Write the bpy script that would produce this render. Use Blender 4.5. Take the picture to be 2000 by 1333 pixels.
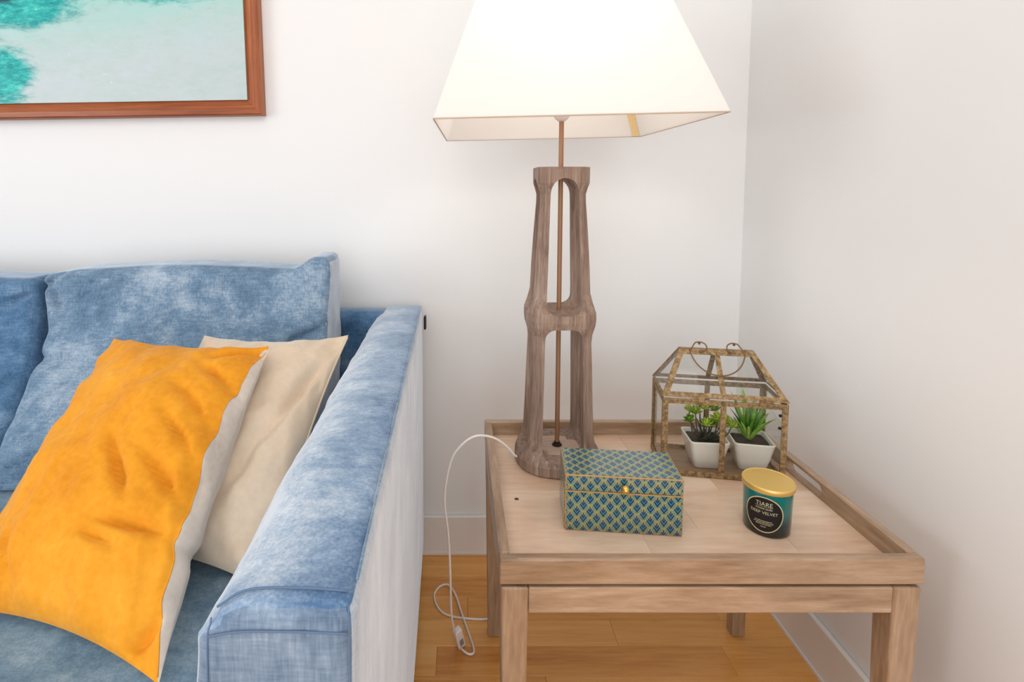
import bpy, bmesh, math, random
from mathutils import Vector, Matrix, noise
random.seed(7)
for o in list(bpy.data.objects): bpy.data.objects.remove(o)
SC = bpy.context.scene
COL = SC.collection
PI = math.pi

# ------------------------------------------------------------------ camera
PITCH, CX, CY, CAMH, FPX = 0.0792, 897.6, 460.0, 1.0151, 1080.0
cd = bpy.data.cameras.new('camera')
cd.sensor_width = 36.0; cd.sensor_fit = 'HORIZONTAL'
cd.lens = FPX / 2000 * 36.0
cd.shift_x = (1000 - CX) / 2000.0
cd.shift_y = (CY - 666.5) / 2000.0
cd.clip_start = 0.02
cam = bpy.data.objects.new('camera', cd); COL.objects.link(cam)
cam.location = (0, 0, CAMH); cam.rotation_euler = (PI/2 - PITCH, 0, 0)
SC.camera = cam

# ------------------------------------------------------------------ world and lights
w = bpy.data.worlds.new('world'); SC.world = w; w.use_nodes = True
bg = w.node_tree.nodes['Background']
bg.inputs[0].default_value = (0.93, 0.965, 1.0, 1); bg.inputs[1].default_value = 0.88

def area(name, loc, target, sx, sy, power, col):
    l = bpy.data.lights.new(name, 'AREA'); l.shape = 'RECTANGLE'; l.size = sx; l.size_y = sy
    l.energy = power; l.color = col
    o = bpy.data.objects.new(name, l); COL.objects.link(o); o.location = loc
    o.rotation_euler = (Vector(target) - Vector(loc)).to_track_quat('-Z', 'Y').to_euler()
    return o
area('ceiling_light', (-0.2, -0.55, 2.50), (0.1, 0.5, 0.0), 2.0, 2.0, 29, (0.98, 0.985, 1.0))
area('front_fill_light', (0.25, -2.3, 0.85), (0.1, 1.4, 0.7), 2.6, 1.4, 38, (0.95, 0.98, 1.0))  # added fill behind the camera to lift the low wall and floor
area('side_fill_light', (-3.0, -0.9, 1.35), (0.7, 0.7, 0.7), 1.6, 1.5, 38, (0.94, 0.975, 1.0))  # added fill from the left, brightens right wall and table

vs = SC.view_settings
SC.display_settings.display_device = 'sRGB'
vs.view_transform = 'Standard'; vs.look = 'None'; vs.gamma = 1.0; vs.use_curve_mapping = False
vs.exposure = -0.18
try: SC.cycles.transparent_max_bounces = 32
except Exception: pass

# ------------------------------------------------------------------ node helpers
def s2l(c):
    f = lambda v: v/12.92 if v <= 0.04045 else ((v+0.055)/1.055)**2.4
    return tuple(f(v/255.0) for v in c[:3]) + (1.0,)

class NT:
    def __init__(s, name, rough=0.5, spec=0.5, metal=0.0, sheen=0.0, coat=0.0):
        s.m = bpy.data.materials.new(name); s.m.use_nodes = True
        s.t = s.m.node_tree; s.b = s.t.nodes['Principled BSDF']
        s.b.inputs['Roughness'].default_value = rough
        s.b.inputs['Specular IOR Level'].default_value = spec
        s.b.inputs['Metallic'].default_value = metal
        s.b.inputs['Sheen Weight'].default_value = sheen
        s.b.inputs['Coat Weight'].default_value = coat
        s._tc = None
    def node(s, typ, **kw):
        n = s.t.nodes.new(typ)
        for k, v in kw.items(): setattr(n, k, v)
        return n
    def link(s, a, b): s.t.links.new(a, b)
    def put(s, sock, v):
        if isinstance(v, V): v = v.s
        if isinstance(v, bpy.types.NodeSocket): s.link(v, sock)
        else: sock.default_value = v
    def coord(s, kind='Object'):
        if s._tc is None: s._tc = s.node('ShaderNodeTexCoord')
        return s._tc.outputs[kind]
    def mapping(s, scale=(1,1,1), loc=(0,0,0), rot=(0,0,0), src=None):
        n = s.node('ShaderNodeMapping')
        s.link(src or s.coord(), n.inputs[0])
        n.inputs['Location'].default_value = loc; n.inputs['Rotation'].default_value = rot
        n.inputs['Scale'].default_value = scale
        return n.outputs[0]
    def noise(s, scale, detail=3, rough=0.5, vec=None, dist=0.0):
        n = s.node('ShaderNodeTexNoise')
        if vec is not None: s.link(vec, n.inputs['Vector'])
        else: s.link(s.coord(), n.inputs['Vector'])
        n.inputs['Scale'].default_value = scale; n.inputs['Detail'].default_value = detail
        n.inputs['Roughness'].default_value = rough; n.inputs['Distortion'].default_value = dist
        return V(s, n.outputs[0])
    def ramp(s, fac, stops):
        n = s.node('ShaderNodeValToRGB'); s.put(n.inputs[0], fac)
        e = n.color_ramp.elements
        while len(e) < len(stops): e.new(0.5)
        for q, (p, c) in zip(e, stops): q.position = p; q.color = s2l(c)
        return n.outputs[0]
    def mix(s, fac, a, b, mode='MIX'):
        n = s.node('ShaderNodeMix', data_type='RGBA', blend_type=mode)
        s.put(n.inputs[0], fac)
        for i, v in ((6, a), (7, b)):
            if isinstance(v, (tuple, list)): v = s2l(v)
            s.put(n.inputs[i], v)
        return n.outputs[2]
    def xyz(s, vec=None):
        n = s.node('ShaderNodeSeparateXYZ'); s.link(vec or s.coord(), n.inputs[0])
        return [V(s, n.outputs[i]) for i in range(3)]
    def color(s, c):
        s.put(s.b.inputs['Base Color'], s2l(c) if isinstance(c, (tuple, list)) else c); return s
    def bump(s, h, strength=0.3, dist=0.001):
        n = s.node('ShaderNodeBump'); n.inputs['Strength'].default_value = strength
        n.inputs['Distance'].default_value = dist
        s.put(n.inputs['Height'], h); s.link(n.outputs[0], s.b.inputs['Normal']); return s
    def rand(s):
        return V(s, s.node('ShaderNodeObjectInfo').outputs['Random'])

class V:
    """a scalar socket with arithmetic"""
    def __init__(s, nt, sock): s.n = nt; s.s = sock
    def op(s, o, *a):
        n = s.n.node('ShaderNodeMath', operation=o)
        for i, v in enumerate((s,) + a): s.n.put(n.inputs[i], v if not isinstance(v, V) else v.s)
        return V(s.n, n.outputs[0])
    def __add__(s, o): return s.op('ADD', o)
    def __sub__(s, o): return s.op('SUBTRACT', o)
    def __mul__(s, o): return s.op('MULTIPLY', o)
    def __truediv__(s, o): return s.op('DIVIDE', o)
    def abs(s): return s.op('ABSOLUTE')
    def sqrt(s): return s.op('SQRT')
    def fract(s): return s.op('FRACT')
    def gt(s, v): return s.op('GREATER_THAN', v)
    def lt(s, v): return s.op('LESS_THAN', v)
    def step(s, a, b):
        n = s.n.node('ShaderNodeMapRange', interpolation_type='SMOOTHSTEP')
        s.n.put(n.inputs[0], s); n.inputs[1].default_value = a; n.inputs[2].default_value = b
        return V(s.n, n.outputs[0])

# ------------------------------------------------------------------ materials
def mat_wall():
    n = NT('wall_paint', rough=0.55, spec=0.25); n.color((238, 237, 236))
    return n.bump(n.noise(55, 4), 0.10, 0.0015).m
def mat_white_gloss():
    return NT('white_gloss_paint', rough=0.30).color((236, 230, 224)).m
def wood(name, stops, sx=3.0, sy=26.0, axis='X', rough=0.5, patch=None, grain=0.35, bump=0.15, rnd=0.0, coat=0.0):
    n = NT(name, rough=rough, spec=0.4, coat=coat)
    sc = {'X': (sx, sy, sy), 'Y': (sy, sx, sy), 'Z': (sy, sy, sx)}[axis]
    if rnd:
        cb = n.node('ShaderNodeCombineXYZ'); r = n.rand()
        n.put(cb.inputs[0], r*37.0); n.put(cb.inputs[1], r*91.0); n.put(cb.inputs[2], r*13.0)
        ad = n.node('ShaderNodeVectorMath', operation='ADD')
        n.link(n.coord(), ad.inputs[0]); n.link(cb.outputs[0], ad.inputs[1]); src = ad.outputs[0]
    else: src = n.coord()
    v = n.mapping(scale=sc, src=src)
    a = n.noise(1.0, 6, 0.62, v, 0.6)
    b = n.noise(5.5, 3, 0.6, v)
    c = n.noise(3.0, 2, 0.5, n.mapping(scale=(1, 1, 1), src=src))
    f = (a*(1-grain) + b*grain)*0.75 + c*0.25
    if rnd: f = f + (n.rand()-0.5)*rnd
    col = n.ramp(f, stops)
    if patch:
        p = n.noise(9, 4, 0.6, n.mapping(scale=(1, 1, 1), src=src)).step(0.58, 0.72)
        col = n.mix(p*0.6, col, patch)
    n.color(col)
    if bump: n.bump(a*0.5+b*0.5, bump, 0.0008)
    return n.m
T_ST = [(0.28, (92, 66, 44)), (0.42, (150, 120, 92)), (0.55, (182, 152, 124)), (0.72, (218, 194, 168))]
M = {}
M['wall'] = mat_wall()
M['white'] = mat_white_gloss()
M['ceiling'] = NT('ceiling_paint', rough=0.8).color((240, 240, 238)).m
M['floor'] = wood('oak_floor', [(0.28, (196, 122, 52)), (0.45, (224, 156, 78)), (0.6, (238, 174, 96)), (0.8, (246, 192, 120))], 2.2, 30, 'X', rough=0.30, rnd=0.26, bump=0.03, coat=0.25)
M['floor_base'] = NT('floor_joint', rough=0.8).color((120, 74, 36)).m
M['table_x'] = wood('table_wood_x', T_ST, 3, 24, 'X', rough=0.40, coat=0.30, patch=(150, 118, 90))
M['table_y'] = wood('table_wood_y', T_ST, 3, 24, 'Y', rough=0.40, coat=0.30, patch=(150, 118, 90))
M['table_z'] = wood('table_wood_z', T_ST, 3, 24, 'Z', rough=0.40, coat=0.30, patch=(140, 110, 88))
M['tray_board'] = wood('tray_board_wood', [(0.28, (176, 138, 108)), (0.42, (212, 178, 150)), (0.58, (230, 202, 176)), (0.74, (244, 224, 204))], 2.5, 15, 'X', rough=0.36, rnd=0.12, bump=0.08, coat=0.2)
M['lamp_wood'] = wood('weathered_lamp_wood', [(0.28, (78, 60, 50)), (0.42, (124, 100, 86)), (0.56, (162, 138, 122)), (0.70, (210, 190, 174))], 4, 95, 'Z', rough=0.75, patch=(116, 96, 84), bump=0.4)
M['lamp_plate'] = wood('lamp_plate_wood', [(0.25, (150, 124, 108)), (0.5, (184, 158, 140)), (0.8, (206, 182, 164))], 6, 30, 'X', rough=0.7, bump=0.2)
M['frame_x'] = wood('frame_wood_x', [(0.25, (104, 50, 24)), (0.45, (146, 76, 40)), (0.6, (172, 98, 58)), (0.8, (196, 122, 78))], 3, 70, 'X', rough=0.35, bump=0.03)
M['frame_z'] = wood('frame_wood_z', [(0.25, (112, 56, 28)), (0.45, (154, 84, 46)), (0.6, (184, 108, 64)), (0.8, (206, 132, 84))], 3, 70, 'Z', rough=0.35, bump=0.03)
M['knot'] = NT('wood_knot', rough=0.6).color((92, 60, 40)).m

def fabric(name, dark, mid, light, sheen=0.9, scale=1.0, cloud=(0.35, 0.65), weave=1.0, stretch=(1,1,1), bias=lambda n: 0.0):
    n = NT(name, rough=0.85, spec=0.15, sheen=sheen)
    n.b.inputs['Sheen Roughness'].default_value = 0.35
    n.b.inputs['Sheen Tint'].default_value = s2l((225, 232, 240))
    big = n.noise(7*scale, 4, 0.6)
    med = n.noise(26*scale, 4, 0.7, n.mapping(scale=stretch))
    th1 = n.noise(330, 2, 0.6, n.mapping(scale=(1, 1, 0.12)))
    th2 = n.noise(330, 2, 0.6, n.mapping(scale=(0.12, 0.3, 1)))
    f = big*0.42 + med*0.26 + th1*(0.18*weave) + th2*(0.14*weave)
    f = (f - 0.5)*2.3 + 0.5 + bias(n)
    n.color(n.ramp(f, [(cloud[0]-0.15, dark), (0.5, mid), (cloud[1]+0.15, light)]))
    n.bump(th1*0.5+th2*0.5, 0.35, 0.0008)
    return n.m
M['sofa'] = fabric('sofa_blue_chenille', (66, 92, 120), (110, 136, 160), (170, 184, 198))
M['sofa_dark'] = fabric('sofa_blue_chenille_dark', (48, 80, 112), (84, 118, 152), (132, 158, 182))  # darker copy of the sofa fabric: backrest, seat base, left cushions
M['sofa_arm'] = fabric('sofa_blue_chenille_arm', (80, 110, 146), (138, 160, 185), (202, 211, 221), bias=lambda n: (n.xyz()[0]*-1.0 - 0.046)*3.4 + n.noise(4, 3, 0.6)*0.5 - 0.25)  # lighter copy, paler towards the inner edge: sheen painted into the colour
M['sofa_front'] = fabric('sofa_blue_chenille_front', (84, 104, 128), (126, 146, 168), (172, 184, 198), stretch=(1, 1, 0.5))  # darker copy for the arm's front face, its shade painted in
M['sofa_side'] = fabric('sofa_blue_chenille_painted_sheen', (140, 152, 166), (180, 188, 198), (212, 216, 222), stretch=(1, 1, 0.15))  # pale copy for outward side faces: grazing sheen put into the base colour
M['sofa_seat'] = fabric('sofa_blue_chenille_seat', (72, 100, 124), (116, 142, 160), (160, 178, 190))
M['thread'] = NT('seam_thread', rough=0.9).color((92, 116, 146)).m
M['tag_black'] = NT('black_plastic', rough=0.5).color((20, 20, 22)).m
def velvet(name, c1, c2, c3, sheen=0.3):
    n = NT(name, rough=0.8, spec=0.2, sheen=sheen); n.b.inputs['Sheen Roughness'].default_value = 0.4
    n.color(n.ramp(n.noise(9, 4, 0.6)*0.7 + n.noise(120, 2)*0.3, [(0.3, c1), (0.5, c2), (0.7, c3)]))
    n.bump(n.noise(260, 2), 0.25, 0.0005); return n.m
M['yellow'] = velvet('mustard_velvet', (212, 132, 22), (226, 150, 34), (236, 164, 50), 0.12)
M['linen'] = velvet('beige_cotton', (190, 176, 162), (206, 194, 182), (218, 208, 198), 0.2)
M['beige'] = velvet('beige_velvet', (212, 190, 164), (218, 198, 174), (226, 208, 186), 0.6)

def mat_shade():
    n = NT('lamp_shade_fabric', rough=0.9, spec=0.1); n.color((252, 248, 242))
    tr = n.node('ShaderNodeBsdfTranslucent'); tr.inputs[0].default_value = s2l((252, 250, 250))
    mx = n.node('ShaderNodeMixShader'); mx.inputs[0].default_value = 0.5
    out = n.t.nodes['Material Output']
    n.link(n.b.outputs[0], mx.inputs[1]); n.link(tr.outputs[0], mx.inputs[2]); n.link(mx.outputs[0], out.inputs[0])
    n.bump(n.noise(500, 2), 0.1, 0.0003)
    return n.m
M['shade'] = mat_shade()
M['shade_trim'] = NT('shade_edge_trim', rough=0.8).color((196, 176, 156)).m
M['brass'] = NT('aged_brass', rough=0.5, metal=0.55).color((164, 122, 92)).m
M['dark_metal'] = NT('dark_metal', rough=0.5, metal=0.6).color((44, 34, 28)).m
M['plastic_white'] = NT('white_plastic', rough=0.35).color((240, 232, 226)).m
M['grey_plastic'] = NT('grey_plastic', rough=0.4).color((150, 140, 136)).m
def mat_oldmetal():
    n = NT('antique_brass_sheet', rough=0.55, metal=0.25)
    n.color(n.ramp(n.noise(120, 5, 0.7), [(0.3, (74, 54, 34)), (0.46, (132, 104, 68)), (0.6, (168, 140, 96)), (0.8, (194, 168, 122))]))
    n.put(n.b.inputs['Roughness'], n.noise(60, 3)*0.5 + 0.3)
    return n.bump(n.noise(200, 4), 0.35, 0.0006).m
M['old'] = mat_oldmetal()
M['wire'] = NT('bronze_wire', rough=0.35, metal=0.8).color((128, 96, 66)).m
def mat_glass():
    n = NT('thin_glass'); t = n.t
    tr = n.node('ShaderNodeBsdfTransparent'); tr.inputs[0].default_value = (0.985, 0.992, 0.99, 1)
    gl = n.node('ShaderNodeBsdfGlossy'); gl.inputs['Roughness'].default_value = 0.03
    fr = n.node('ShaderNodeFresnel'); fr.inputs[0].default_value = 1.5
    mx = n.node('ShaderNodeMixShader'); geo = n.node('ShaderNodeNewGeometry'); n.put(mx.inputs[0], V(n, fr.outputs[0])*1.2*(V(n, geo.outputs['Backfacing'])*-1.0+1.0))
    n.link(tr.outputs[0], mx.inputs[1]); n.link(gl.outputs[0], mx.inputs[2])
    n.link(mx.outputs[0], t.nodes['Material Output'].inputs[0]); return n.m
M['glass'] = mat_glass()
M['ceramic'] = NT('white_ceramic', rough=0.28, coat=0.3).color((232, 226, 214)).m
n = NT('black_soil', rough=0.7); n.color(n.ramp(n.noise(220, 4), [(0.35, (14, 10, 8)), (0.7, (54, 40, 30))])); n.bump(n.noise(260, 3), 1.0, 0.003); M['soil'] = n.m
def leafmat(name, a, b, c):
    n = NT(name, rough=0.42, spec=0.4); n.b.inputs['Subsurface Weight'].default_value = 0.0
    n.color(n.ramp(n.noise(60, 3)*0.6 + n.rand()*0.4, [(0.25, a), (0.5, b), (0.75, c)])); return n.m
M['aloe'] = leafmat('aloe_leaf', (72, 136, 50), (124, 182, 60), (176, 212, 92))
M['rosette'] = leafmat('rosette_leaf', (92, 138, 34), (146, 182, 48), (192, 206, 76))
M['stem'] = NT('plant_stem', rough=0.6).color((72, 66, 50)).m
M['gold_lid'] = NT('gold_metal_lid', rough=0.42, metal=0.7).color((236, 200, 118)).m
M['gold_print'] = NT('gold_print', rough=0.4, metal=0.3).color((226, 212, 160)).m
M['gold_knob'] = NT('gold_knob', rough=0.22, metal=0.9).color((236, 190, 96)).m
M['label_black'] = NT('label_black', rough=0.45).color((12, 10, 14)).m
M['label_print'] = NT('label_print', rough=0.5).color((206, 192, 156)).m
def mat_jar():
    n = NT('teal_candle_glass', rough=0.16, coat=0.4)
    z = n.xyz()[2]
    n.color(n.ramp(z/0.08, [(0.06, (4, 10, 14)), (0.26, (4, 48, 56)), (0.5, (8, 104, 104)), (0.95, (12, 116, 112))])); return n.m
M['jar'] = mat_jar()

def mat_boxprint(name, plane, cell=(0.0209, 0.0212), off=(0, 0)):
    """staggered lotus motifs printed on card, drawn with math nodes"""
    n = NT(name, rough=0.32, spec=0.5, coat=0.55); n.b.inputs['Coat Roughness'].default_value = 0.12
    x, y, z = n.xyz()
    u, v = {'XZ': (x, z), 'XY': (x, y), 'YZ': (y, z)}[plane]
    u = (u + off[0])/cell[0]; v = (v + off[1])/cell[1]
    col = None
    base = n.mix(n.noise(240, 3), (150, 142, 92), (174, 160, 106))
    col = base
    for du, dv in ((0.0, 0.0), (0.5, 0.5)):
        a = ((u+du).fract()-0.5).abs(); b = (v+dv).fract()-0.5
        # a cup of nested chevrons with a short stem, drawn on a scalloped ground
        bb = b - 0.07
        g = (a*a*1.5 + bb*bb).sqrt()
        c1 = b - a*1.35
        col = n.mix(g.lt(0.47)*(b+a*0.5).lt(0.22), col, (122, 156, 132)); col = n.mix(g.gt(0.385)*g.lt(0.425)*b.lt(-0.02), col, (70, 100, 100))
        def chev(lo, hi, w): return c1.gt(lo)*c1.lt(hi)*a.lt(w)
        col = n.mix(chev(-0.34, -0.16, 0.26), col, (6, 46, 78))
        col = n.mix(chev(-0.16, -0.06, 0.21), col, (60, 140, 174))
        col = n.mix(chev(-0.06, 0.13, 0.15), col, (6, 56, 96))
        col = n.mix(chev(0.13, 0.19, 0.07), col, (60, 140, 174))
        stem = a.lt(0.040)*b.gt(0.19)*b.lt(0.42)
        col = n.mix(stem, col, (26, 44, 50))
    n.color(col); return n.m
M['print_front'] = mat_boxprint('box_print_front', 'XZ', off=(0.002, 0.0095))
M['print_top'] = mat_boxprint('box_print_top', 'XY', off=(0.002, 0.002))
M['print_side'] = mat_boxprint('box_print_side', 'YZ')
M['box_edge'] = NT('gold_card_edge', rough=0.4, metal=0.15).color((192, 150, 90)).m

def mat_sea():
    n = NT('sea_photo_print', rough=0.45, spec=0.3)
    x, y, z = n.xyz()           # local: x to the left negative from the lower right corner, z up
    wv = n.mapping(scale=(1.0, 1.0, 2.6))
    n1 = n.noise(5.0, 6, 0.65, wv, 0.8); n2 = n.noise(22, 5, 0.7, wv, 0.5); n3 = n.noise(60, 3, 0.7, wv)
    foam = n.ramp(n1*0.5+n2*0.5, [(0.3, (176, 200, 194)), (0.5, (192, 206, 206)), (0.7, (200, 208, 218))])
    teal = n.ramp(n2*0.6+n3*0.4, [(0.28, (4, 112, 124)), (0.45, (16, 160, 158)), (0.6, (66, 200, 190)), (0.78, (170, 230, 220))])
    def blob(cx, cz, rx, rz, k=0.55):
        d = (((x-cx)/rx)*((x-cx)/rx) + ((z-cz)/rz)*((z-cz)/rz)).sqrt()
        return (d + (n1-0.5)*1.6 + (n2-0.5)*0.9).step(1.0+0.35, 1.0-0.30)
    soft = n.mix((z + (n1-0.5)*0.25 - x*0.1).step(0.12, 0.36)*0.5, foam, (128, 214, 200))
    col = n.mix(blob(-0.24, 0.30, 0.15, 0.055), soft, teal)
    col = n.mix(blob(-0.66, 0.26, 0.17, 0.07), col, teal)
    col = n.mix(blob(-0.70, 0.07, 0.10, 0.07), col, teal)
    col = n.mix(blob(-0.1, 0.46, 0.9, 0.12), col, teal)
    col = n.mix(blob(-0.66, 0.275, 0.06, 0.02), col, (10, 70, 84))
    col = n.mix(n3.step(0.66, 0.74)*n2.step(0.5, 0.6)*0.8, col, (240, 248, 246))
    n.color(col); return n.m
M['sea'] = mat_sea()

# ------------------------------------------------------------------ mesh helpers
def mesh_obj(name, bm, mat, parent=None, loc=None, smooth=False, bevel=0.0, bseg=2, sub=0, mats=None):
    me = bpy.data.meshes.new(name)
    bmesh.ops.recalc_face_normals(bm, faces=bm.faces[:])
    bm.to_mesh(me); bm.free()
    for m in (mats or [mat]): me.materials.append(m)
    if smooth:
        for p in me.polygons: p.use_smooth = True
    o = bpy.data.objects.new(name, me); COL.objects.link(o)
    if parent: o.parent = parent
    if loc is not None: o.location = loc
    if bevel:
        b = o.modifiers.new('bevel', 'BEVEL'); b.width = bevel; b.segments = bseg; b.limit_method = 'ANGLE'
    if sub:
        b = o.modifiers.new('subdivision', 'SUBSURF'); b.levels = sub; b.render_levels = sub
    return o
def box(bm, x0, x1, y0, y1, z0, z1):
    vs_ = [bm.verts.new((x, y, z)) for z in (z0, z1) for y in (y0, y1) for x in (x0, x1)]
    for f in ((0,1,3,2), (4,6,7,5), (0,4,5,1), (2,3,7,6), (0,2,6,4), (1,5,7,3)): bm.faces.new([vs_[i] for i in f])
    return vs_
def beam(bm, a, b, w, h, up=(0, 0, 1)):
    """square bar from a to b"""
    a = Vector(a); b = Vector(b); d = (b-a).normalized(); up = Vector(up)
    s = d.cross(up).normalized(); t = s.cross(d).normalized()
    vs_ = [bm.verts.new(p + s*(i*w/2) + t*(j*h/2)) for p in (a, b) for i, j in ((-1,-1), (1,-1), (1,1), (-1,1))]
    for i in range(4): bm.faces.new([vs_[i], vs_[(i+1)%4], vs_[4+(i+1)%4], vs_[4+i]])
    bm.faces.new(vs_[3::-1]); bm.faces.new(vs_[4:])
def lathe(bm, prof, n=48, c=(0, 0, 0), caps=True):
    rings = []
    for r, z in prof:
        rings.append([bm.verts.new((c[0]+r*math.cos(2*PI*k/n), c[1]+r*math.sin(2*PI*k/n), c[2]+z)) for k in range(n)])
    for a, b in zip(rings, rings[1:]):
        for k in range(n): bm.faces.new((a[k], a[(k+1)%n], b[(k+1)%n], b[k]))
    if caps: bm.faces.new(rings[0][::-1]); bm.faces.new(rings[-1])
def smooth_path(pts, k=8):
    P = [Vector(p) for p in pts]; P = [P[0]*2-P[1]] + P + [P[-1]*2-P[-2]]; out = []
    for i in range(1, len(P)-2):
        for j in range(k):
            t = j/k; a, b, c, d = P[i-1:i+3]
            out.append(0.5*((2*b) + (c-a)*t + (2*a-5*b+4*c-d)*t*t + (3*b-a-3*c+d)*t**3))
    out.append(P[-2]); return out
def tube(bm, pts, r, n=8, r1=None, closed=False):
    rings = []; N = len(pts); s = None
    for i, p in enumerate(pts):
        p = Vector(p)
        a = Vector(pts[(i-1) % N if closed else max(i-1, 0)]); b = Vector(pts[(i+1) % N if closed else min(i+1, N-1)])
        d = (b-a).normalized()
        if s is None: s = d.orthogonal().normalized()
        s = (s - d*s.dot(d)).normalized(); t = d.cross(s)
        rr = r if r1 is None else r + (r1-r)*i/(N-1)
        rings.append([bm.verts.new(p + s*(rr*math.cos(2*PI*k/n)) + t*(rr*math.sin(2*PI*k/n))) for k in range(n)])
    pr = list(zip(rings, rings[1:])) + ([(rings[-1], rings[0])] if closed else [])
    for a, b in pr:
        for k in range(n): bm.faces.new((a[k], a[(k+1)%n], b[(k+1)%n], b[k]))
    if not closed: bm.faces.new(rings[0][::-1]); bm.faces.new(rings[-1])
def prism(bm, pts, d0, d1, plane='XZ'):
    """polygon pts extruded along the missing axis"""
    def mk(u, v, d): return {'XZ': (u, d, v), 'YZ': (d, u, v), 'XY': (u, v, d)}[plane]
    a = [bm.verts.new(mk(u, v, d0)) for u, v in pts]; b = [bm.verts.new(mk(u, v, d1)) for u, v in pts]
    bm.faces.new(a); bm.faces.new(b[::-1]); N = len(pts)
    for i in range(N): bm.faces.new((a[i], b[i], b[(i+1)%N], a[(i+1)%N]))
def empty(name, label, cat, loc=(0, 0, 0), rz=0.0, group=None):
    o = bpy.data.objects.new(name, None); COL.objects.link(o); o.empty_display_size = 0.05
    o.location = loc; o.rotation_euler = (0, 0, rz); return tag(o, label, cat, group)
def tag(o, label, cat, group=None):
    o['label'] = label; o['category'] = cat
    if group: o['group'] = group
    return o
def structure(o): o['kind'] = 'structure'; return o
def boolean(obj, cutters, op='DIFFERENCE'):
    for c in cutters:
        m = obj.modifiers.new('cut', 'BOOLEAN'); m.operation = op; m.object = c; m.solver = 'EXACT'
    bpy.context.view_layer.update()
    dg = bpy.context.evaluated_depsgraph_get()
    me = bpy.data.meshes.new_from_object(obj.evaluated_get(dg))
    obj.modifiers.clear(); obj.data = me
    for c in cutters: bpy.data.objects.remove(c)
    return obj
def fbm(p, s, seed=0.0):
    return noise.fractal(Vector((p[0]*s+seed, p[1]*s-seed*1.7, p[2]*s+seed*0.3)), 1.0, 2.1, 3)

# ------------------------------------------------------------------ the room
WY, WX = 1.4885, 0.7642
def slab(name, dims, mat):
    bm = bmesh.new(); box(bm, *dims); return structure(mesh_obj(name, bm, mat))
slab('wall_back', (-4.0, WX+0.10, WY, WY+0.10, -0.05, 2.6), M['wall'])
slab('wall_right', (WX, WX+0.10, -2.6, WY, -0.05, 2.6), M['wall'])
slab('ceiling', (-4.0, WX+0.10, -2.6, WY+0.10, 2.6, 2.68), M['ceiling'])
fl = slab('floor', (-4.0, WX, -2.6, WY, -0.05, -0.008), M['floor_base'])
# oak strips laid parallel to the back wall
PW = 0.0755
def plank(x0, x1, k, solo=True):
    y0 = 1.161 + PW*k; y1 = min(y0+PW, WY-0.0002)
    bm = bmesh.new(); L = (x1-x0)/2 - 0.0002; Wd = (y1-y0)/2 - 0.0002
    box(bm, -L, L, -Wd, Wd, -0.0078, 0.0)
    o = mesh_obj('plank', bm, M['floor'], fl, ((x0+x1)/2, (y0+y1)/2, 0.0), bevel=0.0006, bseg=1)
    return o
ends = {0: [0.356, -0.34, -1.0], 1: [0.62, 0.02, -0.62], 2: [0.24, -0.42], 3: [0.50, -0.16, -0.8], 4: [0.1, -0.5],
        -1: [0.585, -0.05, -0.7], -2: [0.18, -0.45], -3: [0.45, -0.2]}
for k in range(-30, 5):
    cuts = ends.get(k)
    if cuts is None:
        cuts = [0.45 - random.random()*0.6 - i*0.72 for i in range(3)]
    xs = [WX-0.001] + cuts + [-2.6]
    for a, b in zip(xs, xs[1:]): plank(b, a, k)
def baseboard(name, dims, axis):
    # flat board with an eased top edge
    bm = bmesh.new(); box(bm, *dims)
    return structure(mesh_obj(name, bm, M['white'], bevel=0.0035, bseg=3))
baseboard('baseboard_back', (-4.0, WX-0.012, WY-0.012, WY, 0.0, 0.110), 'x')
baseboard('baseboard_right', (WX-0.012, WX, -2.6, WY, 0.0, 0.110), 'y')
bm = bmesh.new(); box(bm, -4.0, WX-0.012, WY-0.0155, WY-0.012, 0, 0.006); structure(mesh_obj('trim_1', bm, M['white']))
bm = bmesh.new(); box(bm, WX-0.0155, WX-0.012, -2.6, WY-0.0155, 0, 0.006); structure(mesh_obj('trim_2', bm, M['white']))

# ------------------------------------------------------------------ framed picture
pic = empty('framed_picture', 'turquoise sea photograph in a reddish wood frame hanging on the wall above the sofa', 'picture', (-0.5135, WY, 1.2146))
pic.rotation_euler = (0, -0.0157, 0)
PWd, PHt, FW, FD = 1.42, 0.86, 0.040, 0.030
prof = [(0.0, 0.0), (0.0, -FD+0.003), (0.004, -FD), (0.016, -FD), (0.020, -FD+0.004), (0.036, -FD+0.012), (FW, -FD+0.013), (FW, 0.0)]  # (inward, y)
def frame_side(p0, p1, inward, mat):
    bm = bmesh.new(); p0 = Vector(p0); p1 = Vector(p1); inward = Vector(inward); d = (p1-p0).normalized()
    A = [bm.verts.new(p0 + inward*t + d*t + Vector((0, y, 0))) for t, y in prof]
    B = [bm.verts.new(p1 + inward*t - d*t + Vector((0, y, 0))) for t, y in prof]
    for i in range(len(prof)): bm.faces.new((A[i], A[(i+1) % len(prof)], B[(i+1) % len(prof)], B[i]))
    bm.faces.new(A); bm.faces.new(B)
    mesh_obj('frame_side', bm, mat, pic)
frame_side((0, 0, 0), (-PWd, 0, 0), (0, 0, 1), M['frame_x'])
frame_side((0, 0, 0), (0, 0, PHt), (-1, 0, 0), M['frame_z'])
frame_side((-PWd, 0, PHt), (0, 0, PHt), (0, 0, -1), M['frame_x'])
frame_side((-PWd, 0, 0), (-PWd, 0, PHt), (1, 0, 0), M['frame_z'])
bm = bmesh.new(); box(bm, -PWd+FW+0.004, -FW+0.0, -0.0225, -0.002, 0, PHt-2*FW-0.004)
cv = mesh_obj('canvas', bm, M['sea'], pic, (0.0, 0.0, FW)); 

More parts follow.
